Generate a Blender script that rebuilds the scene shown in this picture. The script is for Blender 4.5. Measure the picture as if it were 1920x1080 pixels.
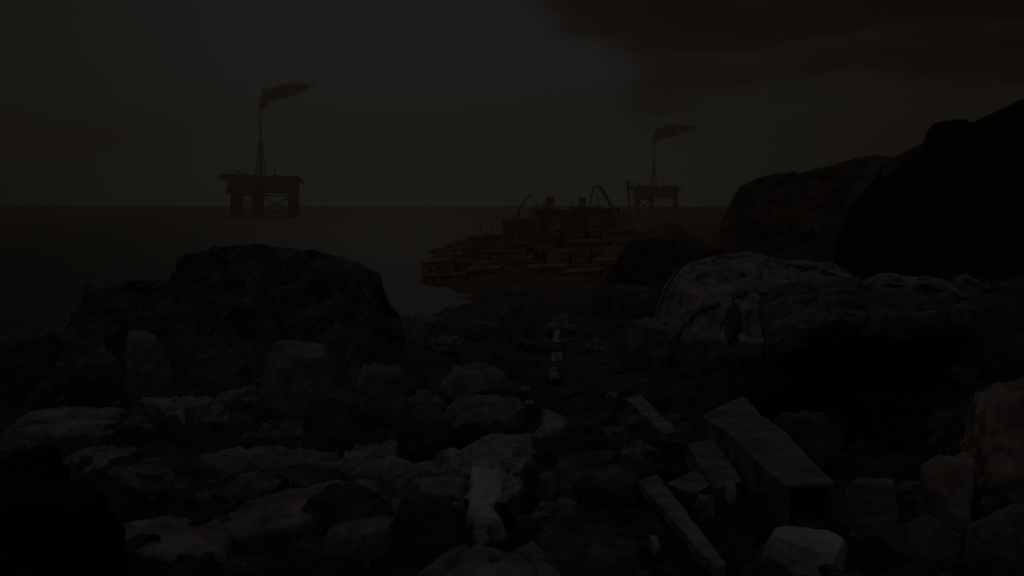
import bpy, math, random
import numpy as np
R = math.radians
S = bpy.context.scene
for o in list(bpy.data.objects): bpy.data.objects.remove(o)
C = S.collection

# ------------------------------------------------------------------ camera
CAM_Z = 14.0
F = 960 / math.tan(R(30))            # focal length in photo pixels
PITCH = math.atan(155 / F)
cam = bpy.data.objects.new('camera', bpy.data.cameras.new('camera'))
C.objects.link(cam); S.camera = cam
cam.location = (0, 0, CAM_Z)
cam.rotation_euler = (R(90) - PITCH, 0, 0)
cam.data.sensor_width = 36; cam.data.lens = 18 / math.tan(R(30))
cam.data.clip_start = 0.1; cam.data.clip_end = 60000
# ------------------------------------------------------------------ exposure, sun, sky
S.render.engine = 'CYCLES'
S.view_settings.view_transform = 'Standard'; S.view_settings.look = 'None'
S.view_settings.gamma = 1; S.view_settings.exposure = -5.0
EXPO = 2 ** 5.0
SUN_EL, SUN_AZ = 30, -7             # degrees above the horizon, to the left of straight ahead
sun = bpy.data.objects.new('sun', bpy.data.lights.new('sun', 'SUN'))
C.objects.link(sun)
sun.data.energy = 1.3; sun.data.angle = R(12); sun.data.color = (1, .90, .82)
sun.rotation_euler = (R(90 - SUN_EL), 0, R(180 - SUN_AZ))
sun.location = (-20, 60, 60)

def lin(r, g=None, b=None):
    """a colour read off the photo (0..255) as scene-linear radiance"""
    f = lambda c: (c / 255 / 12.92 if c / 255 <= .04045 else ((c / 255 + .055) / 1.055) ** 2.4)
    return (f(r) * EXPO, f(g) * EXPO, f(b) * EXPO, 1)

W = bpy.data.worlds.new('World'); S.world = W; W.use_nodes = True
nt = W.node_tree; N = nt.nodes; L = nt.links
for n in list(N): N.remove(n)
def nd(t, **k):
    n = N.new(t)
    for a, b in k.items(): setattr(n, a, b)
    return n
def mth(op, a, b=None, c=None, clamp=False):
    n = nd('ShaderNodeMath', operation=op, use_clamp=clamp)
    for i, v in enumerate((a, b, c)):
        if v is None: continue
        if isinstance(v, (int, float)): n.inputs[i].default_value = v
        else: L.new(v, n.inputs[i])
    return n.outputs[0]
def mr(v, a, b, c=0, d=1, smooth=True):
    n = nd('ShaderNodeMapRange'); n.interpolation_type = 'SMOOTHSTEP' if smooth else 'LINEAR'
    L.new(v, n.inputs[0])
    for i, x in enumerate((a, b, c, d)): n.inputs[1 + i].default_value = x
    return n.outputs[0]
def mixc(f, a, b, mode='MIX'):
    n = nd('ShaderNodeMix', data_type='RGBA', blend_type=mode)
    if isinstance(f, (int, float)): n.inputs[0].default_value = f
    else: L.new(f, n.inputs[0])
    for i, v in ((6, a), (7, b)):
        if isinstance(v, tuple): n.inputs[i].default_value = v
        else: L.new(v, n.inputs[i])
    return n.outputs[2]
tc = nd('ShaderNodeTexCoord'); sx = nd('ShaderNodeSeparateXYZ'); L.new(tc.outputs['Generated'], sx.inputs[0])
X, Y, Z = sx.outputs
mp = nd('ShaderNodeMapping'); L.new(tc.outputs['Generated'], mp.inputs[0])
mp.inputs['Scale'].default_value = (3.2, 3.2, 15); mp.inputs['Rotation'].default_value = (0, R(-10), 0)
nz = nd('ShaderNodeTexNoise'); L.new(mp.outputs[0], nz.inputs[0])
nz.inputs['Scale'].default_value = 1.0; nz.inputs['Detail'].default_value = 6; nz.inputs['Roughness'].default_value = .52
cl = nz.outputs[0]
mp2 = nd('ShaderNodeMapping'); L.new(tc.outputs['Generated'], mp2.inputs[0])
mp2.inputs['Scale'].default_value = (5, 5, 34); mp2.inputs['Location'].default_value = (3.1, 1.7, .4); mp2.inputs['Rotation'].default_value = (0, R(-12), 0)
nz2 = nd('ShaderNodeTexNoise'); L.new(mp2.outputs[0], nz2.inputs[0])
nz2.inputs['Scale'].default_value = 1.0; nz2.inputs['Detail'].default_value = 5
wisp = nz2.outputs[0]
# clear glow: greyish high up, yellower low, browner to the far sides
low = mr(Z, .14, .0)
base = mixc(low, lin(22, 26.5, 30.5), lin(29, 32, 26))
side = mr(X, -.22, -.58)
base = mixc(side, base, lin(16.5, 19.5, 15))
sideR = mr(X, .12, .42)
base = mixc(sideR, base, lin(21.5, 20.5, 15.5))
# cloud bank: upper right; edge height falls with X, ruffled by noise
edge = mr(X, -.04, .2, .275, .105)
d = mth('SUBTRACT', Z, edge)
d = mth('ADD', d, mth('MULTIPLY', mth('SUBTRACT', cl, .5), .26))
bank = mr(d, -.035, .11)
warm = mixc(mr(bank, 0, .5), base, lin(5, 2, 2))
dark = mixc(mr(bank, .45, 1), warm, lin(.2, .1, 1.5))
wm = mth('MULTIPLY', mr(wisp, .53, .70), mth('MULTIPLY', bank, .55))
sky = mixc(wm, dark, lin(22, 23, 25))
# a thin reddish streak low on the left
st = mth('MULTIPLY', mr(X, -.33, -.50), mth('MULTIPLY', mr(Z, .045, .065), mr(Z, .090, .068)))
sky = mixc(mth('MULTIPLY', st, mr(cl, .38, .55)), sky, lin(20, 16, 13.5))
gain = mth('MULTIPLY_ADD', mr(Z, .24, .0), .75, 1.16)
gn = nd('ShaderNodeCombineXYZ')
for i in range(3): L.new(gain, gn.inputs[i])
sky = mixc(1.0, sky, gn.outputs[0], 'MULTIPLY')
# the rest of the dome, outside the picture
up = mr(Z, .30, .75)
sky = mixc(up, sky, lin(36, 33, 33))
back = mr(Y, .35, -.55)
sky = mixc(back, sky, lin(38, 39.5, 44))
# a little physical sky, sun in the same place
ns = nd('ShaderNodeTexSky', sky_type='NISHITA', sun_disc=False)
ns.sun_elevation = R(SUN_EL); ns.sun_rotation = R(SUN_AZ); ns.air_density = 1.5; ns.dust_density = 4
nsc = mixc(1.0, ns.outputs[0], (.0012, .0012, .0012, 1), 'MULTIPLY')
sky = mixc(1.0, sky, nsc, 'ADD')
bg = nd('ShaderNodeBackground'); L.new(sky, bg.inputs[0]); bg.inputs[1].default_value = 1.0
wo = nd('ShaderNodeOutputWorld'); L.new(bg.outputs[0], wo.inputs[0])

# ------------------------------------------------------------------ numpy noise
def _hash(ix, iy, iz, s):
    h = (ix.astype(np.int64) * 374761393 + iy.astype(np.int64) * 668265263 + iz.astype(np.int64) * 2147483647 + s * 974711) & 0xffffffff
    h = ((h ^ (h >> 13)) * 1274126177) & 0xffffffff
    h = ((h ^ (h >> 16)) * 2246822519) & 0xffffffff
    return ((h ^ (h >> 15)) & 0xffffff) / float(0xffffff)
def vnoise(p, s=0):
    i = np.floor(p); f = p - i; f = f * f * (3 - 2 * f); r = 0
    for dx in (0, 1):
        for dy in (0, 1):
            for dz in (0, 1):
                w = (f[:, 0] if dx else 1 - f[:, 0]) * (f[:, 1] if dy else 1 - f[:, 1]) * (f[:, 2] if dz else 1 - f[:, 2])
                r = r + w * _hash(i[:, 0] + dx, i[:, 1] + dy, i[:, 2] + dz, s)
    return r * 2 - 1
def fbm(p, o=4, s=0, g=.5):
    a, r, q = 1, 0, p.copy()
    for k in range(o):
        r = r + a * vnoise(q, s + k * 17); a *= g; q = q * 2.03 + 11.3
    return r
def facet(p, s=0):
    """every Voronoi cell gets its own tilted plane: broken, blocky rock"""
    i = np.floor(p); best = np.full(len(p), 9e9); val = np.zeros(len(p))
    for dx in (-1, 0, 1):
        for dy in (-1, 0, 1):
            for dz in (-1, 0, 1):
                c = i + (dx, dy, dz)
                q = np.stack([_hash(c[:, 0], c[:, 1], c[:, 2], s + k) for k in range(3)], 1) + c
                t = np.stack([_hash(c[:, 0], c[:, 1], c[:, 2], s + 5 + k) for k in range(3)], 1) - .5
                dd = ((p - q) ** 2).sum(1); v = ((p - q) * t).sum(1) * 2 + t[:, 0]
                m = dd < best; best[m] = dd[m]; val[m] = v[m]
    return val

# ------------------------------------------------------------------ scene helpers
def at(px, py, y):
    """the world point y metres ahead that the photo shows at pixel px, py"""
    c, s = math.cos(PITCH), math.sin(PITCH); u = (540 - py) / F; r = (px - 960) / F
    dy = c + u * s; dz = -s + u * c
    return np.array([r * y / dy, y, CAM_Z + dz * y / dy])
def on_z(px, py, z):
    a = at(px, py, 1.0); k = (z - CAM_Z) / (a[2] - CAM_Z); return np.array([a[0] * k, k, z])
def tag(o, label=None, cat=None, group=None, kind=None):
    if label: o['label'] = label
    if cat: o['category'] = cat
    if group: o['group'] = group
    if kind: o['kind'] = kind
    return o
def mesh(name, v, f, mat, parent=None, smooth=True):
    m = bpy.data.meshes.new(name); m.from_pydata([tuple(map(float, q)) for q in v], [], [tuple(map(int, q)) for q in f])
    if smooth: m.polygons.foreach_set('use_smooth', [True] * len(m.polygons))
    m.materials.append(mat); m.validate(); m.update()
    o = bpy.data.objects.new(name, m); C.objects.link(o)
    if parent: o.parent = parent
    return o
def empty(name, loc, rz=0):
    o = bpy.data.objects.new(name, None); C.objects.link(o); o.location = tuple(map(float, loc)); o.rotation_euler = (0, 0, rz); return o
class MB:
    def __init__(s): s.v = []; s.f = []
    def add(s, v, f):
        n = len(s.v); s.v += [tuple(q) for q in v]; s.f += [tuple(i + n for i in q) for q in f]; return s
    def box(s, x0, x1, y0, y1, z0, z1, t=1.0):
        cx, cy = (x0 + x1) / 2, (y0 + y1) / 2
        v = [(x, y, z0) for x, y in ((x0, y0), (x1, y0), (x1, y1), (x0, y1))] + [(cx + (x - cx) * t, cy + (y - cy) * t, z1) for x, y in ((x0, y0), (x1, y0), (x1, y1), (x0, y1))]
        return s.add(v, [(3, 2, 1, 0), (4, 5, 6, 7), (0, 1, 5, 4), (1, 2, 6, 5), (2, 3, 7, 6), (3, 0, 4, 7)])
    def rod(s, a, b, r0, r1=None, n=8):
        r1 = r0 if r1 is None else r1
        a, b = np.array(a, float), np.array(b, float); d = b - a; d /= np.linalg.norm(d)
        u = np.cross(d, (0, 0, 1)) if abs(d[2]) < .9 else np.cross(d, (1, 0, 0)); u /= np.linalg.norm(u); w = np.cross(d, u)
        v = [a + r0 * (u * math.cos(6.2832 * i / n) + w * math.sin(6.2832 * i / n)) for i in range(n)] + [b + r1 * (u * math.cos(6.2832 * i / n) + w * math.sin(6.2832 * i / n)) for i in range(n)]
        return s.add(v, [(i, (i + 1) % n, n + (i + 1) % n, n + i) for i in range(n)] + [tuple(range(n))[::-1], tuple(range(n, 2 * n))])
    def build(s, name, mat, parent=None, smooth=False): return mesh(name, s.v, s.f, mat, parent, smooth)

# ------------------------------------------------------------------ materials
def material(name, c1, c2, rough=.85, scale=1.0, bump=.3, dist=.1, detail=8, spec=.3, c3=None, metal=0, stretch=None):
    m = bpy.data.materials.new(name); m.use_nodes = True; t = m.node_tree; b = t.nodes['Principled BSDF']
    co = t.nodes.new('ShaderNodeTexCoord')
    n1 = t.nodes.new('ShaderNodeTexNoise'); n1.inputs['Scale'].default_value = scale; n1.inputs['Detail'].default_value = detail; n1.inputs['Roughness'].default_value = .62
    if stretch:
        mpn = t.nodes.new('ShaderNodeMapping'); mpn.inputs['Scale'].default_value = stretch; t.links.new(co.outputs['Object'], mpn.inputs[0]); t.links.new(mpn.outputs[0], n1.inputs[0])
    else: t.links.new(co.outputs['Object'], n1.inputs[0])
    cr = t.nodes.new('ShaderNodeValToRGB'); cr.color_ramp.elements[0].position = .36; cr.color_ramp.elements[1].position = .64
    cr.color_ramp.elements[0].color = (*c1, 1); cr.color_ramp.elements[1].color = (*c2, 1)
    if c3: e = cr.color_ramp.elements.new(.5); e.color = (*c3, 1)
    t.links.new(n1.outputs[0], cr.inputs[0]); t.links.new(cr.outputs[0], b.inputs['Base Color'])
    n2 = t.nodes.new('ShaderNodeTexNoise'); n2.inputs['Scale'].default_value = scale * 5; n2.inputs['Detail'].default_value = 8; n2.inputs['Roughness'].default_value = .7
    t.links.new(co.outputs['Object'], n2.inputs[0])
    bp = t.nodes.new('ShaderNodeBump'); bp.inputs['Strength'].default_value = bump; bp.inputs['Distance'].default_value = dist
    t.links.new(n2.outputs[0], bp.inputs['Height']); t.links.new(bp.outputs[0], b.inputs['Normal'])
    if 'rock' in name or name == 'cliff':
        vo = t.nodes.new('ShaderNodeTexVoronoi'); vo.feature = 'DISTANCE_TO_EDGE'; vo.inputs['Scale'].default_value = scale * .5
        wp = t.nodes.new('ShaderNodeVectorMath'); wp.operation = 'MULTIPLY_ADD'; t.links.new(n2.outputs['Color'], wp.inputs[0]); wp.inputs[1].default_value = (1.1 / scale,) * 3; t.links.new(co.outputs['Object'], wp.inputs[2]); t.links.new(wp.outputs[0], vo.inputs['Vector'])
        mm = t.nodes.new('ShaderNodeMapRange'); t.links.new(vo.outputs['Distance'], mm.inputs[0]); mm.inputs[1].default_value = 0; mm.inputs[2].default_value = .05
        b2 = t.nodes.new('ShaderNodeBump'); b2.inputs['Strength'].default_value = .3; b2.inputs['Distance'].default_value = dist
        t.links.new(mm.outputs[0], b2.inputs['Height']); t.links.new(bp.outputs[0], b2.inputs['Normal']); t.links.new(b2.outputs[0], b.inputs['Normal'])
    b.inputs['Roughness'].default_value = rough; b.inputs['Specular IOR Level'].default_value = spec; b.inputs['Metallic'].default_value = metal
    return m
M = {}
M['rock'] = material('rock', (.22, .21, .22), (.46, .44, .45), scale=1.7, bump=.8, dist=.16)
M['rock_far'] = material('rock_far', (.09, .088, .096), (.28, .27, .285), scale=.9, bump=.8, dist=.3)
M['pale_rock'] = material('pale_rock', (.19, .165, .155), (.52, .44, .40), scale=.9, bump=.8, dist=.12)
M['white_rock'] = material('white_rock', (.42, .42, .40), (.66, .66, .63), scale=1.2, bump=.35, dist=.06)
M['brown_rock'] = material('brown_rock', (.30, .22, .155), (.60, .48, .37), scale=1.0, bump=.6, dist=.12)
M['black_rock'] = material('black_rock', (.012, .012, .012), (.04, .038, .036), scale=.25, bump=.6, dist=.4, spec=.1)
M['cliff'] = material('cliff', (.13, .085, .05), (.27, .19, .12), scale=.12, bump=.6, dist=.6)
M['ground'] = material('ground', (.03, .03, .033), (.12, .115, .115), scale=.9, bump=.7, dist=.12, spec=.2)
M['headland'] = material('headland', (.06, .042, .028), (.15, .10, .065), scale=.5, bump=.5, dist=.5)
M['timber'] = material('timber', (.12, .105, .10), (.33, .285, .275), scale=1.6, bump=.8, dist=.05)
M['grey_timber'] = material('grey_timber', (.14, .14, .135), (.38, .38, .37), scale=2, bump=.8, dist=.03)
M['rust'] = material('rust', (.42, .31, .18), (.60, .43, .25), scale=.15, bump=.3, dist=.2, c3=(.50, .37, .22))
M['roof_rust'] = material('roof_rust', (.22, .16, .09), (.36, .26, .15), scale=.4, bump=.3, dist=.1)
M['rig_steel'] = material('rig_steel', (.09, .06, .035), (.15, .10, .06), scale=.05, bump=.2, dist=.2)
M['dark_gap'] = material('dark_gap', (.012, .010, .008), (.02, .017, .014), scale=.3, bump=.1)
M['iron'] = material('iron', (.015, .015, .016), (.03, .028, .028), scale=3, bump=.3, dist=.01)
M['foam'] = material('foam', (.34, .345, .34), (.64, .65, .64), scale=2.0, bump=.6, dist=.08, rough=.5, stretch=(1.6, .5, .5))
def water_mat():
    m = bpy.data.materials.new('sea_water'); m.use_nodes = True; t = m.node_tree; b = t.nodes['Principled BSDF']
    b.inputs['Base Color'].default_value = (.05, .038, .025, 1); b.inputs['Roughness'].default_value = .62; b.inputs['Specular IOR Level'].default_value = .5; b.inputs['IOR'].default_value = 1.33
    co = t.nodes.new('ShaderNodeTexCoord'); mp = t.nodes.new('ShaderNodeMapping'); mp.inputs['Scale'].default_value = (.05, .14, .1); t.links.new(co.outputs['Object'], mp.inputs[0])
    n = t.nodes.new('ShaderNodeTexNoise'); n.inputs['Scale'].default_value = 1.5; n.inputs['Detail'].default_value = 8; t.links.new(mp.outputs[0], n.inputs[0])
    bp = t.nodes.new('ShaderNodeBump'); bp.inputs['Strength'].default_value = 1; bp.inputs['Distance'].default_value = 1.6
    t.links.new(n.outputs[0], bp.inputs['Height']); t.links.new(bp.outputs[0], b.inputs['Normal']); return m
M['sea'] = water_mat()
def volume_mat(name, color, dens, g, noise=None, absorb=None):
    m = bpy.data.materials.new(name); m.use_nodes = True; t = m.node_tree
    for n in list(t.nodes): t.nodes.remove(n)
    out = t.nodes.new('ShaderNodeOutputMaterial'); v = t.nodes.new('ShaderNodeVolumePrincipled')
    v.inputs['Color'].default_value = (*color, 1); v.inputs['Density'].default_value = dens; v.inputs['Anisotropy'].default_value = g
    if noise:
        co = t.nodes.new('ShaderNodeTexCoord'); n = t.nodes.new('ShaderNodeTexNoise'); n.inputs['Scale'].default_value = noise; n.inputs['Detail'].default_value = 4
        t.links.new(co.outputs['Object'], n.inputs[0]); r = t.nodes.new('ShaderNodeMapRange'); t.links.new(n.outputs[0], r.inputs[0])
        r.inputs[1].default_value = .38; r.inputs[2].default_value = .62; r.inputs[3].default_value = dens * .2; r.inputs[4].default_value = dens * 1.6
        t.links.new(r.outputs[0], v.inputs['Density'])
    t.links.new(v.outputs[0], out.inputs['Volume']); return m

# ------------------------------------------------------------------ rocks
def ico(sub):
    import bmesh
    bm = bmesh.new(); bmesh.ops.create_icosphere(bm, subdivisions=sub, radius=1)
    v = np.array([q.co[:] for q in bm.verts]); f = [[w.index for w in q.verts] for q in bm.faces]; bm.free(); return v, f
ICO = {k: ico(k) for k in (3, 4, 5, 6)}
def boulder(name, px0, px1, pyt, pyb, y, mat, seed, depth=1.0, sub=5, cuts=14, rough=1.0, sq=.75, tilt=0):
    """a broken boulder: its size in metres from how wide and tall the photo shows it y metres away"""
    a, b = at(px0, pyb, y), at(px1, pyt, y)
    w, h = (b[0] - a[0]) / 2, (b[2] - a[2]) * .72; c = np.array([(a[0] + b[0]) / 2, y + w * depth * .6, b[2] - h])
    v, f = ICO[sub]; rs = np.random.RandomState(seed)
    n = rs.normal(size=(cuts, 3)); n[:, 2] *= .8; n /= np.linalg.norm(n, axis=1)[:, None]; n = np.vstack([n, (0.05, -.1, 1)]); n /= np.linalg.norm(n, axis=1)[:, None]
    dd = rs.uniform(.68, .98, cuts + 1); dd[-1] = sq + .08
    q = v @ n.T; r = np.min(np.where(q > .05, dd / np.maximum(q, .05), 9), axis=1); r = np.minimum(r, 1.25)
    p = v * r[:, None]; p /= np.abs(p).max(0)
    p = p * (w, w * depth, h)
    s = min(w, h * 1.6); qn = p / s
    disp = .055 * s * rough * (facet(qn * 1.9 + seed, seed) + .7 * facet(qn * 4.3 + seed, seed + 3) + .6 * fbm(qn * 3 + seed, 4, seed) + .22 * fbm(qn * 11, 3, seed))
    nn = p / np.linalg.norm(p, axis=1)[:, None]; p = p + nn * disp[:, None]
    o = mesh(name, p, f, mat); o.location = tuple(c); o.rotation_euler = (0, R(tilt), 0); return o
def star_rock(name, poly, z, thick, mat, seed, flare=.35, dome=.12, rough=1.0, nr=30, na=150, slope=(0, 0), wob=.07):
    """a ledge: the outline of its top at height z in the photo, laid out on that level and given a body below"""
    P = np.array([on_z(px, py, z)[:2] for px, py in poly]); c = P.mean(0); Q = (P - c) * 1.10
    th = np.linspace(0, 2 * math.pi, na, endpoint=False); rad = np.zeros(na)
    for k, t in enumerate(th):
        d = np.array([math.cos(t), math.sin(t)]); best = .05
        for i in range(len(Q)):
            a, b = Q[i], Q[(i + 1) % len(Q)]; e = b - a; den = d[0] * e[1] - d[1] * e[0]
            if abs(den) < 1e-9: continue
            u = (a[0] * e[1] - a[1] * e[0]) / den; w = (a[0] * d[1] - a[1] * d[0]) / den
            if u > 0 and 0 <= w <= 1: best = max(best, u)
        rad[k] = best
    R0 = rad.mean(); pts = []
    prof = [(s, dome * (1 - s ** 3)) for s in np.linspace(.02, 1, nr // 2)] + [(1 + flare * (u ** .8), -thick * u) for u in np.linspace(.04, 1, nr - nr // 2)]
    for s, dz in prof:
        for k, t in enumerate(th):
            x, y = rad[k] * s * math.cos(t), rad[k] * s * math.sin(t)
            pts.append((x, y, dz + slope[0] * x + slope[1] * y))
    p = np.array(pts); s_ = max(R0, .3); q = p / s_ * 1.4
    p[:, 2] += s_ * .10 * rough * (facet(q * 1.8 + seed, seed) * .9 + fbm(q * 1.3 + seed, 3, seed) * .35 + .06 * fbm(q * 9 + seed, 3, seed))
    nx = fbm(q * 2.1 + 40 + seed, 4, seed + 1) + .7 * facet(q * 2.4 + 7 + seed, seed + 2)
    k = (1 + wob * nx * np.clip(np.hypot(p[:, 0], p[:, 1]) / s_, 0, 1.5)); p[:, 0] *= k; p[:, 1] *= k
    n = len(prof); f = [(i * na + j, i * na + (j + 1) % na, (i + 1) * na + (j + 1) % na, (i + 1) * na + j) for i in range(n - 1) for j in range(na)]
    f = [q_[::-1] for q_ in f]; f.append(tuple(range(na)))
    f = [t[::-1] for t in f]
    o = mesh(name, p, f, mat); o.location = (float(c[0]), float(c[1]), z); return o
def ridge(name, prof, y, zb, front, back, mat, seed, amp=1.0, nx=260, nv=90, strata=.5, top=.25, fs=None, soft=0):
    """a cliff: its skyline in the photo stands y metres away, with a face in front, a top and a back"""
    px = np.linspace(prof[0][0], prof[-1][0], nx); py = np.interp(px, [a for a, b in prof], [b for a, b in prof])
    pts = np.array([at(a, b, y) for a, b in zip(px, py)]); x0 = pts[:, 0]; zt = pts[:, 2]
    vs = np.linspace(0, 1, nv); out = []
    for v in vs:
        if v < .55: u = v / .55; yy = y - front * (1 - u) ** 1.3 - 0 * u; h = 1 - (1 - u) ** soft if soft else u ** .8
        else: u = (v - .55) / .45; yy = y + back * u; h = 1 - (max(0, u - top) / (1 - top)) ** 1.5
        # keep the plan shape, the face leans back
        out.append(np.stack([x0 * max(1, yy / y), np.full(nx, yy), zb + (zt - zb) * h], 1))
    p = np.concatenate(out); q = p / (fs or amp * 8)
    d = amp * (facet(q + seed, seed) * 1.1 + fbm(q * 1.7 + seed, 4, seed) * .9 + .35 * facet(q * 3.3 + seed, seed + 9) + .18 * fbm(q * 9, 3, seed))
    vv = np.repeat(vs, nx); face = np.exp(-((vv - .30) / .22) ** 2)
    p[:, 1] -= d * (.35 + face) ; p[:, 2] += d * .22 * np.clip(1 - face, 0, 1)
    d2 = amp * (.35 * facet(q * 2.6 + 3, seed + 4) + .16 * facet(q * 6 + 3, seed + 5) + .10 * fbm(q * 9, 4, seed + 6)); p[:, 1] -= d2 * .6; p[:, 2] += d2 * .8 * np.sin(np.pi * np.clip(vv / .6, 0, 1))
    p[:, 1] += strata * np.sin(p[:, 2] * 1.9 / amp + fbm(q * .8, 2, 3) * 2) * face * .3 * amp
    f = [(i * nx + j, i * nx + j + 1, (i + 1) * nx + j + 1, (i + 1) * nx + j) for i in range(nv - 1) for j in range(nx - 1)]
    return mesh(name, p, f, mat)

# ------------------------------------------------------------------ ground, sea, headland
def slope_z(x, y):
    return 10 - .085 * y
STREAM = [(1045, 618, 66), (1045, 632, 61), (1042, 670, 44.5), (1036, 704, 36.8), (1010, 742, 30.6), (1050, 772, 27), (1058, 795, 24.5), (985, 828, 21.9), (945, 868, 19.4), (905, 930, 16.4), (900, 1005, 13.9)]
SP = np.array([(at(a, b, c)[0], c) for a, b, c in STREAM])
def stream_x(y): return np.interp(y, SP[::-1, 1], SP[::-1, 0])
def ground_z(p):
    x, y = p[:, 0], p[:, 1]
    z = 10 - .085 * y
    q = np.stack([x, y, 0 * x], 1)
    k = np.clip((y - 6) / 30, .15, 1)
    z = z + k * (fbm(q / 9, 4, 5) * .8 + fbm(q / 2.2, 3, 8) * .22) + .10 * facet(q / 1.3, 12) * np.clip(y / 12, 0, 1)
    # broken shelves of rock
    sh = z * 2.6 + fbm(q / 3.0, 2, 44) * .8; fl = np.floor(sh); fr = sh - fl
    z = z + ((fl + np.clip((fr - .6) / .4, 0, 1) - sh) / 2.6) * .75 * np.clip((70 - y) / 20, 0, 1)
    near = np.clip((45 - y) / 15, 0, 1)
    z = z + near * (.26 * facet(q / .9, 13) + .12 * facet(q / .38, 14) + .05 * fbm(q / .25, 3, 15))
    z = z - np.clip((y - 84) / 30, 0, 1) * np.clip((-.075 - x / np.maximum(y, 1)) / .035, 0, 1) * 3.4
    # gully that the stream runs in
    dx = x - stream_x(y); wd = 1.1 + y * .05
    z = z - np.exp(-(dx / wd) ** 2) * np.interp(y, (8, 14, 30, 70, 90), (.2, .35, 1.0, 1.6, 0))
    # the slope dips away on the left, rises on the right
    z = z - np.clip((-x - .22 * y - 1) / 14, 0, 1.5) * 2.2 * np.clip((y - 16) / 15, 0, 1)
    z = z + np.clip((x - .30 * y - 3) / 12, 0, 1.2) * 3.0
    z = z + np.clip((y - 92) / 12, 0, 1) * np.clip((x / np.maximum(y, 1) + .06) / .03, 0, 1) * 1.3
    return z
def grid(xs, ys, zf, name, mat, kind='structure'):
    gx, gy = np.meshgrid(xs, ys); p = np.stack([gx.ravel(), gy.ravel(), 0 * gx.ravel()], 1); p[:, 2] = zf(p)
    nx = len(xs); ny = len(ys); f = [(i * nx + j, i * nx + j + 1, (i + 1) * nx + j + 1, (i + 1) * nx + j) for i in range(ny - 1) for j in range(nx - 1)]
    o = mesh(name, p, f, mat); tag(o, kind=kind); return o
def gy_spread(a, b, n, e=2.2): return a + (b - a) * np.linspace(0, 1, n) ** e
def ground():
    ys = np.concatenate([np.linspace(-40, 4, 14), 4.3 * (155 / 4.3) ** np.linspace(0, 1, 520)]); us = np.linspace(-1, 1, 420); us = us * (.35 + .65 * us ** 2)
    xx = np.outer(9 + .95 * np.maximum(ys, 4), us) * 1.6; yy = np.repeat(ys[:, None], len(us), 1)
    p = np.stack([xx.ravel(), yy.ravel(), 0 * xx.ravel()], 1); p[:, 2] = np.maximum(ground_z(p), -5); nx = len(us)
    i, j = np.meshgrid(np.arange(len(ys) - 1), np.arange(nx - 1), indexing='ij'); b = (i * nx + j).ravel()
    tag(mesh('ground', p, np.stack([b, b + 1, b + nx + 1, b + nx], 1), M['ground']), kind='structure')
ground()
sea = MB(); sea.add([(-9000, -300, 0), (9000, -300, 0), (9000, 14000, 0), (-9000, 14000, 0)], [(0, 1, 2, 3)])
tag(sea.build('sea', M['sea']), kind='structure')
def head_z(p):
    x, y = p[:, 0], p[:, 1]; q = np.stack([x, y, 0 * x], 1)
    w = np.clip((x + 22 - (y - 200) * .02) / 40, -1, 1.3)
    u = x / y
    z = -3 + np.clip((u + .125) / .09, 0, 1) ** .7 * np.interp(y, (104, 122, 140, 165, 215, 300, 460), (2.4, 3.6, 4.6, 6.6, 8.0, 5.5, 2)) + np.clip((u - .12) / .05, 0, 1) * np.clip((.215 - u) / .03, 0, 1) * np.interp(y, (122, 140, 165, 185, 215, 300), (0, 1, 2.6, 4.0, 4.5, 0))
    return z + fbm(q / 22, 4, 31) * .7 + facet(q / 9, 33) * .6 + facet(q / 3.5, 34) * .25 - .6
grid(np.linspace(-70, 260, 330), np.linspace(100, 470, 330), head_z, 'headland', M['headland'])

# ------------------------------------------------------------------ cliffs on the right
o = ridge('cliff', [(1340, 470), (1347, 452), (1352, 418), (1368, 384), (1386, 350), (1405, 342), (1425, 330), (1500, 324), (1545, 312), (1585, 302), (1625, 294), (1650, 291), (1665, 293), (1700, 283), (1740, 262), (1790, 262)], 170, 0, 10, 46, M['cliff'], 4, amp=1.7, fs=8)
tag(o, 'brown hazy headland cliff with a sheer left end, behind the black cliff', 'cliff')
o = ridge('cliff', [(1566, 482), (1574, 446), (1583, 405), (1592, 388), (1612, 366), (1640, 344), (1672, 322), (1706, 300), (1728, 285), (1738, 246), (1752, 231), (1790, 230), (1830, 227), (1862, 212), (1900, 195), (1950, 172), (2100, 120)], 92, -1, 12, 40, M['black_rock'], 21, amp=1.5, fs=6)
tag(o, 'black near cliff rising to the upper right corner', 'cliff')

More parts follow.
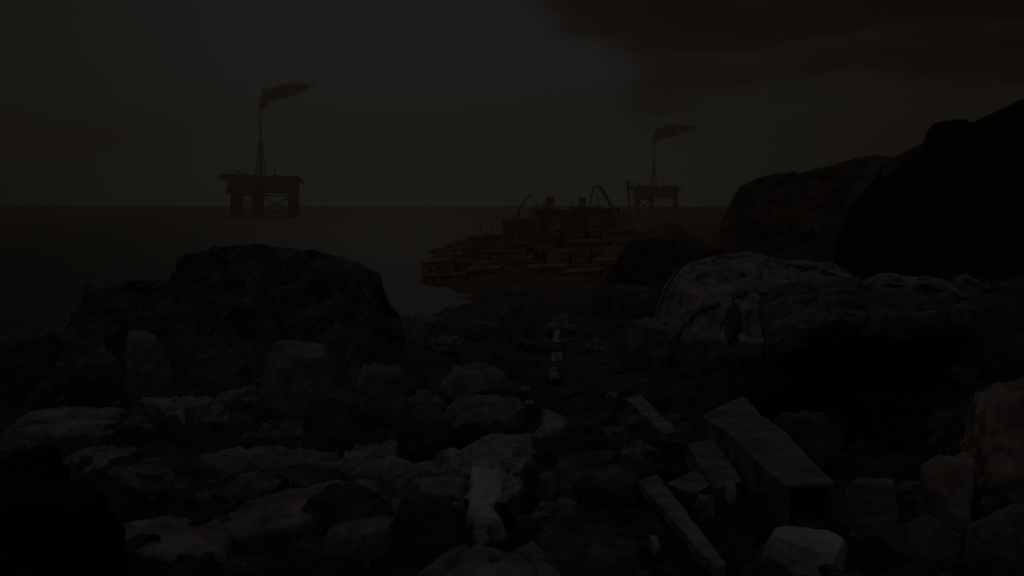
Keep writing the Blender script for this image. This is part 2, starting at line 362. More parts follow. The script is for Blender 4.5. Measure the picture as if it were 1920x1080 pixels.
# ------------------------------------------------------------------ offshore platforms
def make_platform():
    """built in metres, deck centre over the origin, water at z = 0"""
    r = empty('oil_platform', (0, 0, 0)); st = M['rig_steel']
    MB().box(-48, 43, -20, 20, 44, 49).box(-51, -40, -16, 16, 46, 51).box(43, 47, -10, 10, 42, 45).build('deck', st, r)
    m = MB().box(-40, 40, -17, 17, 35, 44).box(-42, -3, -18, 18, 27, 35).box(2, 40, -17, 17, 29, 35)
    m.build('lower_deck', st, r)
    for x0, x1, h in ((-38, -22, 3), (-20, -12, 2), (10, 20, 2.2), (24, 40, 1.4)): MB().box(x0, x1, -12, 12, 49, 49 + h).build('deck_module', st, r)
    for x in (-34, -8, 36):
        for y in (-15, 15): MB().rod((x, y, -6), (x * .97, y * .97, 36), 4.6, 4.2, 14).build('leg', st, r)
    m = MB()
    for y in (-15, 15):
        for x0, x1 in ((-34, -8), (-8, 36)):
            m = MB(); m.rod((x0, y, 6), (x1, y, 26), .6); m.rod((x1, y, 6), (x0, y, 26), .6); m.rod((x0, y, 6), (x1, y, 6), .6); m.rod((x0, y, 26), (x1, y, 26), .6)
            m.build('bracing', st, r)
    # derrick: a lattice that tapers, a platform collar, then the thin stack above
    t = MB(); zs = np.linspace(49, 86, 9); ws = np.linspace(7, 1.6, 9); cx = -4
    for i in range(8):
        a, b = ws[i], ws[i + 1]
        for sx, sy in ((-1, -1), (1, -1), (1, 1), (-1, 1)):
            t.rod((cx + sx * a, sy * a, zs[i]), (cx + sx * b, sy * b, zs[i + 1]), .35)
        for sx, sy, tx, ty in ((-1, -1, 1, -1), (1, -1, 1, 1), (1, 1, -1, 1), (-1, 1, -1, -1)):
            t.rod((cx + sx * a, sy * a, zs[i]), (cx + tx * b, ty * b, zs[i + 1]), .25); t.rod((cx + sx * b, sy * b, zs[i + 1]), (cx + tx * b, ty * b, zs[i + 1]), .25)
    t.build('derrick', st, r)
    MB().rod((cx, 0, 49), (cx, 0, 132), 1.3, .9, 12).build('flare_stack', st, r)
    MB().rod((cx, 0, 84), (cx, 0, 90), 3.0, 3.0, 12).rod((cx, 0, 90), (cx, 0, 94), 2.2, 1.2, 12).build('stack_collar', st, r)
    MB().rod((13, 0, 49), (13, 0, 64), .9, .7).build('mast', st, r)
    MB().rod((-30, 0, 49), (-30, 0, 55), 1.2).rod((-30, 0, 55), (-44, 0, 57), .8, .5).build('crane', st, r)
    return r
rig = make_platform()
tag(rig, 'nearer offshore platform on thick legs with a tall smoking stack, left of the picture', 'oil platform', 'offshore platforms in the sea')
p = at(496, 400, 1100); rig.location = (p[0], 1100, 0); rig.rotation_euler = (0, R(.9), R(4))
rig2 = rig.copy(); C.objects.link(rig2)
for ch in list(rig.children):
    c = ch.copy(); C.objects.link(c); c.parent = rig2
p = at(1229, 400, 1480); rig2.location = (p[0], 1480, -1); rig2.rotation_euler = (0, 0, R(-10)); rig2.scale = (.90, .9, .93)
rig2['label'] = 'farther offshore platform with a smoking stack, beyond the right end of the rusty works'
# smoke: a billowing plume that bends over with the wind
M['smoke'] = volume_mat('smoke', (.02, .013, .009), .2, 0, noise=.12)
def plume(path, rads, label, seed):
    P = np.array(path, float); rads = np.array(rads, float); n = 60; t = np.linspace(0, 1, n); s = np.linspace(0, 1, len(P))
    q = np.stack([np.interp(t, s, P[:, k]) for k in range(3)], 1); rr = np.interp(t, s, rads); c = q[0].copy(); q = q - c
    for _ in range(6): q[1:-1] = (q[:-2] + q[1:-1] * 2 + q[2:]) / 4
    na = 28; v = []
    for i in range(n):
        d = q[min(i + 1, n - 1)] - q[max(i - 1, 0)]; d /= np.linalg.norm(d); u = np.array([0, 1, 0]); w = np.cross(d, u); w /= np.linalg.norm(w)
        for j in range(na):
            a = 6.2832 * j / na; v.append(q[i] + rr[i] * (u * math.cos(a) + w * math.sin(a)))
    v = np.array(v); nn = v - np.repeat(q, na, 0); k = 1 + .30 * fbm(v / 6.0 + seed, 3, seed) + .18 * fbm(v / 2.2, 2, seed)
    v = np.repeat(q, na, 0) + nn * k[:, None]
    f = [(i * na + j, i * na + (j + 1) % na, (i + 1) * na + (j + 1) % na, (i + 1) * na + j) for i in range(n - 1) for j in range(na)] + [tuple(range(na))[::-1], tuple(range((n - 1) * na, n * na))]
    o = mesh('smoke_plume', v, f, M['smoke']); o.location = tuple(c); tag(o, label, 'smoke'); return o
def pp(l, y): return [at(a, b, y) for a, b in l]
plume(pp([(489, 208), (490, 200), (495, 190), (506, 180), (524, 173), (552, 168), (590, 158)], 1100), [1.5, 5, 7.5, 9, 9, 7, 2], 'dark smoke bending right from the tall stack of the left platform', 3)
plume(pp([(1224, 270), (1226, 263), (1231, 255), (1242, 248), (1260, 244), (1282, 241), (1306, 238)], 1480), [1.5, 5, 8, 9.5, 9.5, 7, 2], 'dark smoke bending right from the stack of the farther platform', 9)

# ------------------------------------------------------------------ rusty works on the headland
WORKS = 'buildings of the rusty works on the headland'
def ym(y): return 150 + (y - 165) * .34
def works(px0, px1, pyt, y, label, dz=0, roof='flat', wins=3, extra=None, seed=0, depth=14):
    y = ym(y); a, b = at(px0, pyt, y), at(px1, pyt, y); w = b[0] - a[0]; zb = -3; h = b[2] - zb; depth *= .6
    r = empty('works_building', ((a[0] + b[0]) / 2, y, zb)); tag(r, label, 'building', WORKS)
    rs = random.Random(seed); W2 = w / 2; D = depth; r.rotation_euler = (0, R(rs.uniform(-5, 5)), R(rs.uniform(-14, 14)))
    m = MB().box(-W2, W2, 0, D, 0, h * .93); nb = max(2, int(w / 1.6))
    for i in range(nb + 1): x = -W2 + w * i / nb; m.box(x - .07, x + .07, -.14, -.02, 0, h * .93)
    m.box(-W2 - .1, W2 + .1, -.24, -.15, h * .60, h * .60 + .2)
    m.build('wall', M['rust'], r)
    m = MB()
    if roof == 'flat': m.box(-W2 - .3, W2 + .3, -.3, D + .3, h * .935, h)
    elif roof == 'left': m.add([(-W2, -.3, h * .935), (W2, -.3, h * .935), (W2, D, h * .935), (-W2, D, h * .935), (W2, -.3, h), (W2, D, h)], [(0, 1, 4), (3, 5, 2), (1, 2, 5, 4), (0, 4, 5, 3), (0, 3, 2, 1)])
    elif roof == 'saw':
        k = max(2, int(w / 6))
        for i in range(k):
            x0, x1 = -W2 + w * i / k, -W2 + w * (i + 1) / k - .02
            m.add([(x0, -.3, h * .935), (x1, -.3, h * .935), (x1, D, h * .935), (x0, D, h * .935), (x0, -.3, h), (x0, D, h)], [(0, 1, 4), (3, 5, 2), (1, 2, 5, 4), (0, 4, 5, 3), (0, 3, 2, 1)])
    rf = m.build('roof', M['roof_rust'], r)
    if rs.random() < .7:
        x = rs.uniform(-W2 * .6, W2 * .6); MB().rod((x, D * .4, h - .3), (x, D * .4, h + .7), .25, .25, 10).rod((x, D * .4, h + .7), (x, D * .4, h + .9), .4, .1, 10).build('vent', M['rust'], rf)
    for i in range(wins if rs.random() < .6 else 1):
        x = -W2 + w * (i + .5) / wins; ww = w / wins * rs.uniform(.14, .24); z0 = h * rs.uniform(.70, .76)
        f = MB().box(x - ww - .1, x + ww + .1, -.20, -.03, z0 - .1, z0 + .9).build('window', M['rust'], r)
        MB().box(x - ww, x + ww, -.23, -.205, z0, z0 + .8).build('pane', M['dark_gap'], f)
    MB().rod((W2 * .3, -.55, 0), (W2 * .3, -.55, h * .86), .14).rod((W2 * .3, -.55, h * .86), (W2 * .3, .1, h * .88), .14).build('pipe', M['rust'], r)
    return r, W2, h
works(800, 852, 489, 205, 'lowest shed of the rusty works, at its left end by the water', seed=1)
works(838, 882, 474, 232, 'small sloped-roof shed stepping up from the lowest shed of the works', roof='left', seed=2)
works(882, 948, 441, 262, 'flat-roofed block left of the stepped main hall of the works', seed=3, wins=4)
works(946, 1014, 408, 300, 'stepped hall of the works with a saw-tooth roof, left of the square chimney', roof='saw', seed=4, wins=5)
works(1008, 1084, 393, 322, 'tallest main hall of the works, carrying the square chimney on its left', seed=5, wins=5)
works(1082, 1112, 388, 318, 'narrow tall block of the works under the round flue', seed=6, wins=2)
works(1108, 1160, 391, 312, 'long flat hall of the works left of the bent crane', seed=7, wins=4)
works(1030, 1100, 470, 240, 'low dark shed standing in front of the main hall of the works', seed=8, wins=4)
works(930, 1000, 482, 228, 'low shed with a sloped roof in front of the stepped hall', roof='left', seed=9, wins=4)
works(1132, 1192, 432, 262, 'squat block of the works right below the bent crane', seed=10, wins=3)
T_ = [(868, 934, 502, 184, 'sloped-roof shed in the front row, second from the water', 'left', 3), (988, 1062, 498, 188, 'broad saw-roofed workshop in the middle of the front row', 'saw', 5), (1058, 1128, 508, 176, 'flat workshop in the front row, right of the saw-roofed one', 'flat', 4), (1122, 1192, 484, 205, 'taller workshop in the front row below the stub tower', 'left', 4),
      (868, 905, 462, 246, 'stepped block between the sloped shed and the flat-roofed block', 'flat', 2), (905, 975, 470, 236, 'middle-row shed under the flat-roofed block', 'flat', 3), (1080, 1140, 452, 250, 'middle-row block under the long flat hall', 'flat', 3), (985, 1035, 446, 262, 'middle-row block under the square chimney', 'left', 3)]
for i, (a_, b_, t_, y_, l_, r_, w_) in enumerate(T_): works(a_, b_, t_, y_, l_, roof=r_, wins=w_, seed=30 + i)
for px_, pw_, t_, y_, l_ in ((902, 16, 486, 200, 'round tank standing between the front and middle rows at the left of the works'), (1040, 15, 474, 215, 'round tank above the saw-roofed workshop'), (1150, 18, 462, 228, 'round tank right of the middle of the works')):
    y_ = ym(y_); a, b = at(px_ - pw_, t_, y_), at(px_ + pw_, t_, y_); w_ = (b[0] - a[0]) / 2; h_ = a[2] + 3; r_ = empty('storage_tank', ((a[0] + b[0]) / 2, y_, -3)); tag(r_, l_, 'tank')
    MB().rod((0, 0, 0), (0, 0, h_ - .5), w_, w_, 24).build('shell', M['rust'], r_); MB().rod((0, 0, h_ - .49), (0, 0, h_), w_ * 1.02, w_ * .2, 24).build('lid', M['roof_rust'], r_); MB().rod((w_ * .5, -w_ * .95, 0), (w_ * .5, -w_ * .95, h_), .08).build('ladder', M['rust'], r_)
rs_ = random.Random(8)
for i in range(34):
    px_ = rs_.uniform(830, 1188); t_ = float(np.interp(px_, (830, 880, 945, 1010, 1100, 1160, 1190), (492, 470, 430, 400, 392, 405, 445))); y_ = ym(float(np.interp(t_, (390, 500), (315, 190)))); t_ -= rs_.uniform(6, 30)
    a = at(px_, t_ + 46, y_); b = at(px_ + rs_.uniform(-13, 13), t_, y_); o_ = MB().rod((0, 0, 0), tuple(b - a), .2, .12, 6).build('girder', M['roof_rust']); o_.location = tuple(a)
    tag(o_, 'thin broken girder sticking up out of the rusty works', 'girder', 'broken girders sticking up from the works')
rs_ = random.Random(12)
for i in range(26):
    px_ = 822 + i * 14.2; y_ = rs_.uniform(172, 285); t_ = np.interp(px_, (822, 880, 950, 1040, 1160, 1195), (516, 484, 452, 434, 446, 478)) + rs_.uniform(-26, 40) * (px_ > 850); wd_ = rs_.uniform(9, 21)
    y_ = float(np.interp(t_, (430, 530), (285, 172)))
    works(px_ - wd_, px_ + wd_, float(t_), y_, 'small rusty shed crowded in between the larger buildings of the works', roof=rs_.choice(('flat', 'left')), wins=2, seed=60 + i, depth=8)
def chimney(px0, px1, pyt, y, zb, label, square):
    y = ym(y); a, b = at(px0, pyt, y), at(px1, pyt, y); w = (b[0] - a[0]) / 2; h = a[2] - zb; r = empty('chimney', ((a[0] + b[0]) / 2, y + 2.5, zb)); tag(r, label, 'chimney')
    if square: MB().box(-w, w, -w, w, 0, h * .9, .85).build('shaft', M['rust'], r); MB().box(-w * .95, w * .95, -w * .95, w * .95, h * .905, h).build('cap', M['rust'], r)
    else: MB().rod((0, 0, 0), (0, 0, h * .9), w, w * .75, 14).build('shaft', M['rust'], r); MB().rod((0, 0, h * .905), (0, 0, h), w * .95, w * .95, 14).build('cap', M['rust'], r)
chimney(1024, 1041, 369, 322, at(0, 396, ym(322))[2], 'square chimney standing on the main hall of the works', True)
chimney(1085, 1102, 371, 318, at(0, 392, ym(318))[2], 'round flue standing on the narrow tall block of the works', False)
chimney(1168, 1186, 401, 262, at(0, 434, ym(262))[2], 'short stub tower on the squat block right of the bent crane', True)
def crane(pts, y, label, rad, jib=None):
    y = ym(y); rad *= .62; P = pp(pts, y); b = P[0]; r = empty('crane', b); tag(r, label, 'crane'); m = MB(); Q = [p - b for p in P]
    for a, c in zip(Q[:-1], Q[1:]):
        for oy in (-.35, .35): m.rod(a + (0, oy, 0), c + (0, oy, 0), rad)
        m.rod(a + (0, -.35, 0), c + (0, .35, 0), rad * .6)
    m.build('boom', M['rust'], r)
    MB().box(-.7, .7, -.7, .7, -2.2, .4).build('base', M['rust'], r)
    if jib:
        J = [p - b for p in pp(jib, y)]; m = MB()
        for a, c in zip(J[:-1], J[1:]): m.rod(a, c, rad * .5)
        m.build('cable', M['rust'], r)
crane([(1161, 424), (1156, 408), (1149, 392), (1141, 376), (1133, 362), (1124, 349)], 275, 'bent leaning crane boom at the right of the works', .5, [(1124, 349), (1112, 352), (1106, 384)])
crane([(966, 408), (975, 390), (985, 376), (996, 363)], 305, 'thin crane leaning right above the stepped hall', .32, [(996, 363), (999, 380)])
r_ = at(1176, 402, 285); 
crane([(1183, 430), (1180, 380), (1176, 338)], 300, 'slender upright crane in front of the farther platform', .32, [(1176, 338), (1186, 346)])
def mast(px, pyt, pyb, y, label):
    y = ym(y); a, b = at(px, pyb, y), at(px, pyt, y); r = empty('mast', a); tag(r, label, 'mast'); h = b[2] - a[2]
    MB().rod((0, 0, -2), (0, 0, h), .22, .12).build('pole', M['rust'], r); MB().rod((-.7, 0, h * .78), (.7, 0, h * .78), .09).build('crossbar', M['rust'], r)
mast(874, 436, 476, 232, 'thin mast on the sloped-roof shed of the works')
mast(848, 462, 490, 215, 'shortest mast, on the lowest shed of the works')
mast(955, 395, 410, 300, 'short pole at the left corner of the stepped hall')

o = ridge('rock_shelf', [(1105, 575), (1130, 530), (1155, 490), (1175, 464), (1192, 450), (1222, 447), (1262, 450), (1275, 462), (1310, 468), (1345, 470), (1375, 480)], 118, -1, 8, 12, M['headland'], 71, amp=.6, fs=4)
tag(o, 'low dark flat-topped rock shelf between the works and the pale mound', 'rock shelf')
# ------------------------------------------------------------------ big rocks, left
def B(args, label, cat='boulder', **k):
    o = boulder('boulder', *args, **k); tag(o, label, cat); return o
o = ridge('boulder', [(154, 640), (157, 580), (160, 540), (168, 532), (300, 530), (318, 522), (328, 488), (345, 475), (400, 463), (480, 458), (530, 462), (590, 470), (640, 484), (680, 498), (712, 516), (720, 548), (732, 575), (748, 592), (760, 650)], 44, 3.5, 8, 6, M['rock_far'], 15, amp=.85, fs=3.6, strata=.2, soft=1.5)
tag(o, 'broad dark rock ridge with a tall flat top and a lower step on its left', 'boulder')
B((214, 312, 612, 730, 32, M['rock'], 22), 'blue-grey pillar stone below the square dark block', depth=.8)
B((476, 622, 630, 800, 24, M['rock'], 31), 'smooth blue-grey upright boulder below the huge flat-topped rock', depth=.7, sub=6, rough=.6, cuts=10)
B((640, 760, 668, 800, 27, M['rock'], 35), 'grey boulder standing right of the smooth upright boulder', depth=.8)
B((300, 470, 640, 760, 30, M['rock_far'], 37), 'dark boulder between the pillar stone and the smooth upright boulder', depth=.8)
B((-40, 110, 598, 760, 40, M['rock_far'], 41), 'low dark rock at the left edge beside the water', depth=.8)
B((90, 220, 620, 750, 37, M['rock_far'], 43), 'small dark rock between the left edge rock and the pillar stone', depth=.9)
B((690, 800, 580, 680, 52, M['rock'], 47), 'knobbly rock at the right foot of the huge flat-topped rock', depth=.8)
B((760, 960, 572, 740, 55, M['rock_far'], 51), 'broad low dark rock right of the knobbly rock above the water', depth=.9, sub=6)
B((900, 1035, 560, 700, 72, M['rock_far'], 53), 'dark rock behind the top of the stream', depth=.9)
B((800, 960, 690, 760, 31, M['rock'], 57), 'long low blue-tinted slab left of the stream', depth=1.0, sq=.9)
B((820, 985, 758, 812, 24.5, M['rock'], 59), 'flat blue-grey rock beside the bend of the stream', depth=.9, sq=.9)
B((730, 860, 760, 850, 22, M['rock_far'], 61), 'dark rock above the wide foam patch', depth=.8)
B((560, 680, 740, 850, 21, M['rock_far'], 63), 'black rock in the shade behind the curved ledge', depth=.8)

# ------------------------------------------------------------------ pale ledges, lower left
def Lg(poly, z, thick, seed, label, mat='pale_rock', cat='rock ledge', **k):
    o = star_rock('rock_ledge', poly, z, thick, M[mat], seed, **k); tag(o, label, cat); return o
Lg([(28, 806), (60, 780), (150, 768), (225, 770), (226, 795), (205, 815), (110, 820)], 8.0, 1.6, 5, 'long pale ledge at the far left, upper of two')
Lg([(120, 868), (150, 845), (215, 838), (252, 848), (240, 868), (170, 880)], 8.2, 1.4, 7, 'short pale ledge just below the long far left ledge')
Lg([(268, 752), (330, 746), (395, 748), (380, 762), (350, 770), (345, 805), (328, 812), (315, 775)], 8.1, 1.2, 9, 'angular pale ledge with a tongue pointing down, left of centre')
Lg([(420, 735), (480, 726), (430, 752), (412, 790), (398, 800), (385, 770)], 8.0, 1.1, 10, 'narrow pale slab right of the angular ledge', mat='rock')
Lg([(240, 772), (300, 762), (318, 812), (290, 838), (235, 830)], 8.05, 1.0, 12, 'dark blue rock wedged left of the angular pale ledge', mat='rock_far', wob=.1)
Lg([(365, 868), (430, 850), (505, 838), (575, 845), (640, 862), (655, 876), (600, 872), (520, 866), (450, 880)], 8.5, 1.3, 11, 'curved pale ledge arching over a dark hollow')
Lg([(640, 875), (660, 848), (720, 835), (745, 832), (735, 860), (790, 880), (770, 905), (700, 900)], 8.55, 1.1, 15, 'pale ledge joining the curved ledge to the foam')
Lg([(415, 985), (450, 955), (520, 925), (620, 905), (690, 905), (700, 925), (640, 950), (560, 985), (470, 1002)], 9.0, 1.6, 17, 'long pale slanting ledge, brightest in the lower left', rough=.8)
Lg([(195, 1008), (240, 985), (320, 972), (400, 980), (425, 1000), (400, 1032), (330, 1040), (250, 1045)], 9.1, 1.8, 19, 'wide pale ledge nearest the lower left corner', rough=.8)
Lg([(625, 990), (660, 968), (720, 955), (750, 940), (745, 975), (700, 998), (660, 1006)], 9.0, 1.0, 23, 'small pale ledge right of the long slanting ledge')
Lg([(785, 1085), (830, 1045), (880, 1028), (930, 1032), (990, 1060), (1010, 1100), (900, 1120)], 9.5, 1.3, 25, 'round pinkish ledge at the bottom edge left of centre')
Lg([(700, 880), (800, 868), (865, 890), (850, 930), (800, 935), (745, 915)], 8.62, .9, 27, 'grey ledge on the left bank of the foam', mat='rock')
Lg([(950, 1040), (1000, 1020), (1040, 1060), (1060, 1110), (980, 1110)], 9.4, 1.0, 28, 'dark pink stone at the bottom edge beside the round ledge', mat='rock')
B((560, 760, 905, 1000, 13.6, M['rock_far'], 71), 'black rock in the hollow above the long slanting ledge', depth=.4)
B((740, 880, 925, 1075, 13.2, M['rock_far'], 73), 'dark rounded rock on the left bank of the foam, above the round ledge', depth=.7)
B((480, 700, 1000, 1110, 11.4, M['rock_far'], 75), 'black rock below the long slanting ledge', depth=.6)

Lg([(380, 905), (470, 885), (560, 882), (610, 895), (560, 915), (470, 930), (400, 935)], 8.6, 1.0, 33, 'dark shelf between the curved ledge and the long slanting ledge', mat='rock_far')
Lg([(215, 880), (290, 872), (350, 890), (340, 930), (260, 945), (200, 925)], 8.5, 1.0, 34, 'dark blue shelf left of the long slanting ledge', mat='rock_far')
Lg([(480, 800), (560, 790), (640, 800), (640, 825), (560, 832), (490, 828)], 8.15, .9, 35, 'shaded grey shelf above the curved ledge', mat='rock')
Lg([(1020, 1000), (1100, 985), (1180, 1000), (1190, 1040), (1110, 1060), (1030, 1045)], 9.25, .6, 36, 'flat dark grey shelf at the bottom edge right of the foam', mat='rock_far')
Lg([(1060, 860), (1140, 845), (1190, 870), (1180, 905), (1100, 915), (1050, 895)], 8.75, .5, 37, 'flat dark grey shelf in the middle of the dark ground', mat='rock_far')
B((838, 874, 950, 1000, 14.4, M['rock_far'], 141), 'small black rock at the foot of the short dark post', 'stone', depth=.8)
B((-160, 190, 915, 1180, 10.6, M['black_rock'], 77), 'black rock added to darken the hollow in the lower left corner', depth=.6, sub=6)  # added boulder, its black colour stands in for the deep shade here
B((-60, 120, 822, 960, 13.5, M['black_rock'], 78), 'black rock added to darken the left edge below the long far left ledge', depth=.6)  # second added boulder, black in place of shade
# ------------------------------------------------------------------ stream of white water
M['faint_foam'] = material('faint_foam', (.03, .03, .03), (.12, .12, .12), scale=2.6, rough=.5)
M['thin_foam'] = material('thin_foam', (.05, .05, .05), (.36, .36, .36), scale=2.6, bump=.6, dist=.08, rough=.5, stretch=(1.5, .5, .5))
def stream_part(cpts, name, mat='foam'):
    """cpts: left px, right px, py, distance"""
    v = []; nw = 14; n = 70; c = np.array(cpts, float); t = np.linspace(0, 1, n); s = np.linspace(0, 1, len(c)); q = np.stack([np.interp(t, s, c[:, k]) for k in range(4)], 1)
    for l, r, py, y in q:
        a, b = at(l, py, y), at(r, py, y)
        for j in range(nw + 1): v.append(a + (b - a) * j / nw)
    v = np.array(v); u = np.tile(np.abs(np.linspace(-1, 1, nw + 1)), n)
    v[:, 2] += .05 * fbm(v * (3.5, .8, .8), 4, 77) + .03 * fbm(v * 11, 2, 78) - .30 * u ** 5 + .05
    v[:, 0] += (.10 * fbm(v * 1.7, 3, 79) + .03 * fbm(v * 3.5, 2, 80)) * u
    f = [(i * (nw + 1) + j, i * (nw + 1) + j + 1, (i + 1) * (nw + 1) + j + 1, (i + 1) * (nw + 1) + j) for i in range(n - 1) for j in range(nw)]
    f = [q_[::-1] for q_ in f]
    o = mesh(name, v, f, M[mat]); tag(o, kind='structure'); return o
stream_part([(905, 998, 816, 22.3), (842, 1000, 842, 20.5), (862, 985, 868, 19.1), (880, 960, 885, 18.3)], 'stream', 'thin_foam')
stream_part([(885, 972, 862, 19.5), (862, 964, 885, 18.3), (880, 944, 906, 17.3), (858, 950, 932, 16.3), (872, 936, 956, 15.3), (868, 944, 978, 14.6), (884, 926, 995, 14.1)], 'stream')
stream_part([(876, 930, 990, 14.2), (884, 925, 1012, 13.6), (886, 915, 1034, 13.0)], 'stream', 'thin_foam')
stream_part([(948, 1010, 862, 19.3), (945, 985, 892, 17.9), (930, 990, 915, 16.9), (925, 960, 950, 15.5)], 'stream', 'thin_foam')
stream_part([(770, 830, 872, 19.0), (776, 850, 905, 17.3), (820, 868, 940, 16.0), (835, 880, 965, 15.1)], 'stream', 'thin_foam')
stream_part([(1012, 1036, 770, 25.6), (1015, 1080, 790, 24.3), (1000, 1062, 806, 23.3), (968, 1010, 824, 22.3), (950, 985, 840, 21.4)], 'stream', 'thin_foam')
stream_part([(815, 905, 846, 20.6), (822, 900, 872, 18.9), (845, 890, 895, 17.8)], 'stream', 'thin_foam')
for i, (l, r, p0, p1, y0, y1) in enumerate([(1036, 1053, 620, 642, 66, 60), (1030, 1060, 662, 676, 48, 45), (1028, 1052, 690, 712, 40, 37), (974, 1000, 727, 734, 33.4, 32.2), (978, 1008, 752, 758, 29.6, 29)]):
    stream_part([(l, r, p0, y0), (l - 2, r + 2, p1, y1)], 'cascade', 'faint_foam')

# ------------------------------------------------------------------ debris on the right of the stream
def beam(corners, zs, thick, mat, label, name='beam', cat='beam', seed=0, hollow=False):
    """corners of the top face in the photo with their heights; body hangs below"""
    T = np.array([on_z(a, b, z) for (a, b), z in zip(corners, zs)]); c = T.mean(0); T = T - c; n = 60; k = 10; V = []; rs = np.random.RandomState(seed)
    for i in range(n + 1):
        t = i / n; a = T[0] + (T[3] - T[0]) * t; b = T[1] + (T[2] - T[1]) * t
        ring = [a + (b - a) * j / k for j in range(k + 1)] + [b - (0, 0, thick * j / 6) for j in range(1, 7)] + [b + (a - b) * j / k - (0, 0, thick) for j in range(1, k + 1)] + [a - (0, 0, thick * (6 - j) / 6) for j in range(1, 6)]
        V += ring
    V = np.array(V); m = len(ring); w = np.linalg.norm(T[1] - T[0])
    V += (fbm(V * .9 / w + seed, 3, seed)[:, None] * .016 * w) + np.stack([facet(V * 1.7 / w + seed, seed), facet(V * 1.7 / w + 9, seed), facet(V * 1.7 / w + 5, seed)], 1) * .004 * w
    f = [(i * m + j, i * m + (j + 1) % m, (i + 1) * m + (j + 1) % m, (i + 1) * m + j) for i in range(n) for j in range(m)] + [tuple(range(m))[::-1]]
    if hollow:  # recess made up so that the end face reads dark
        e = V[n * m:]; ec = e.mean(0); ax = (V[m:2 * m] - V[:m]).mean(0); ax /= np.linalg.norm(ax); i1 = ec + (e - ec) * .84; i2 = i1 - ax * 2.2; b0 = (n + 1) * m; V = np.vstack([V, i1, i2])
        f += [(b0 - m + j, b0 - m + (j + 1) % m, b0 + (j + 1) % m, b0 + j) for j in range(m)] + [(b0 + j, b0 + (j + 1) % m, b0 + m + (j + 1) % m, b0 + m + j) for j in range(m)] + [tuple(range(b0 + m, b0 + 2 * m))]
    else: f.append(tuple(range(n * m, (n + 1) * m)))
    o = mesh(name, V, f, M[mat], smooth=False); o.location = tuple(c); tag(o, label, cat); return o
beam([(1318, 778), (1392, 744), (1568, 899), (1478, 908)], [8.9, 8.9, 9.75, 9.75], .72, 'timber', 'largest squared beam, pale on top with its end hollowed out to look dark, pointing to the camera', seed=3, hollow=True)
beam([(1286, 832), (1338, 822), (1392, 900), (1342, 915)], [8.7, 8.7, 9.1, 9.1], .5, 'timber', 'shorter squared beam left of the largest beam', seed=5)
beam([(1196, 902), (1232, 890), (1362, 1056), (1344, 1066)], [8.75, 8.75, 9.6, 9.6], .16, 'grey_timber', 'long thin grey plank slanting down to the bottom edge', name='plank', cat='plank', seed=7)
beam([(1172, 745), (1200, 738), (1268, 808), (1248, 816)], [8.1, 8.1, 8.45, 8.45], .2, 'grey_timber', 'short thin plank above the others, nearest the cave', name='plank', cat='plank', seed=9)
beam([(1250, 906), (1300, 884), (1340, 905), (1300, 925)], [8.85, 8.85, 8.95, 8.95], .12, 'timber', 'flat broken board lying across the head of the long plank', name='plank', cat='plank', seed=13)
B((1360, 1385, 895, 932, 14.2, M['white_rock'], 81), 'small pale stone at the near end of the shorter beam', 'stone', sub=4)
B((1398, 1476, 902, 990, 14.4, M['rock_far'], 151), 'dark rock wedged against the left side of the largest beam near its hollow end', 'stone', depth=.8)
B((1535, 1612, 935, 1010, 13.4, M['rock_far'], 152), 'dark rock at the right corner of the hollow beam end', 'stone', depth=.8)
B((1300, 1350, 925, 975, 14.0, M['rock'], 153), 'grey rock between the long plank and the shorter beam', 'stone', depth=.8)
B((1216, 1240, 1006, 1034, 12.2, M['white_rock'], 83), 'single white stone alone on the dark ground near the bottom edge', 'stone', sub=4, cuts=8)
B((1436, 1612, 984, 1140, 11.6, M['white_rock'], 85), 'rounded pale boulder at the bottom edge below the largest beam', depth=.8, rough=.5, cuts=8, sub=6)
B((1010, 1052, 880, 940, 16.4, M['rock'], 87), 'small bluish stone right of the foam', 'stone', depth=1, sub=4)
B((1030, 1085, 935, 985, 14.6, M['rock'], 89), 'small pinkish stone below the bluish stone', 'stone', depth=1, sub=4)
B((960, 1030, 960, 1040, 13.4, M['rock_far'], 90), 'black rock on the right bank of the foam', depth=1, sub=5)
B((1135, 1162, 732, 752, 27, M['pale_rock'], 91), 'small pale stone left of the short thin plank', 'stone', sub=4)
B((1372, 1388, 624, 642, 40, M['pale_rock'], 92), 'small pale stone at the foot of the pale mound', 'stone', sub=4)
# post by the foam
pb = at(873, 990, 14.6); r = empty('marker_post', pb); tag(r, 'short dark post with a thick head standing in front of the white foam', 'post')
MB().rod((0, 0, -.1), (.01, 0, .36), .018, .016).build('pole', M['iron'], r)
MB().rod((.01, 0, .36), (.01, 0, .40), .035, .055, 12).rod((.01, 0, .40), (.01, 0, .50), .055, .045, 12).build('head', M['iron'], r, smooth=False)

# ------------------------------------------------------------------ pale mounds, cave, right wall
o = ridge('mound', [(1215, 640), (1245, 545), (1262, 520), (1300, 497), (1350, 480), (1400, 478), (1450, 488), (1500, 494), (1560, 498), (1590, 520), (1620, 560), (1650, 620)], 68, 1.5, 26, 14, M['pale_rock'], 63, amp=1.0, strata=.1, fs=4.5, soft=1.7)
tag(o, 'wide pale mound below the brown cliff', 'mound')
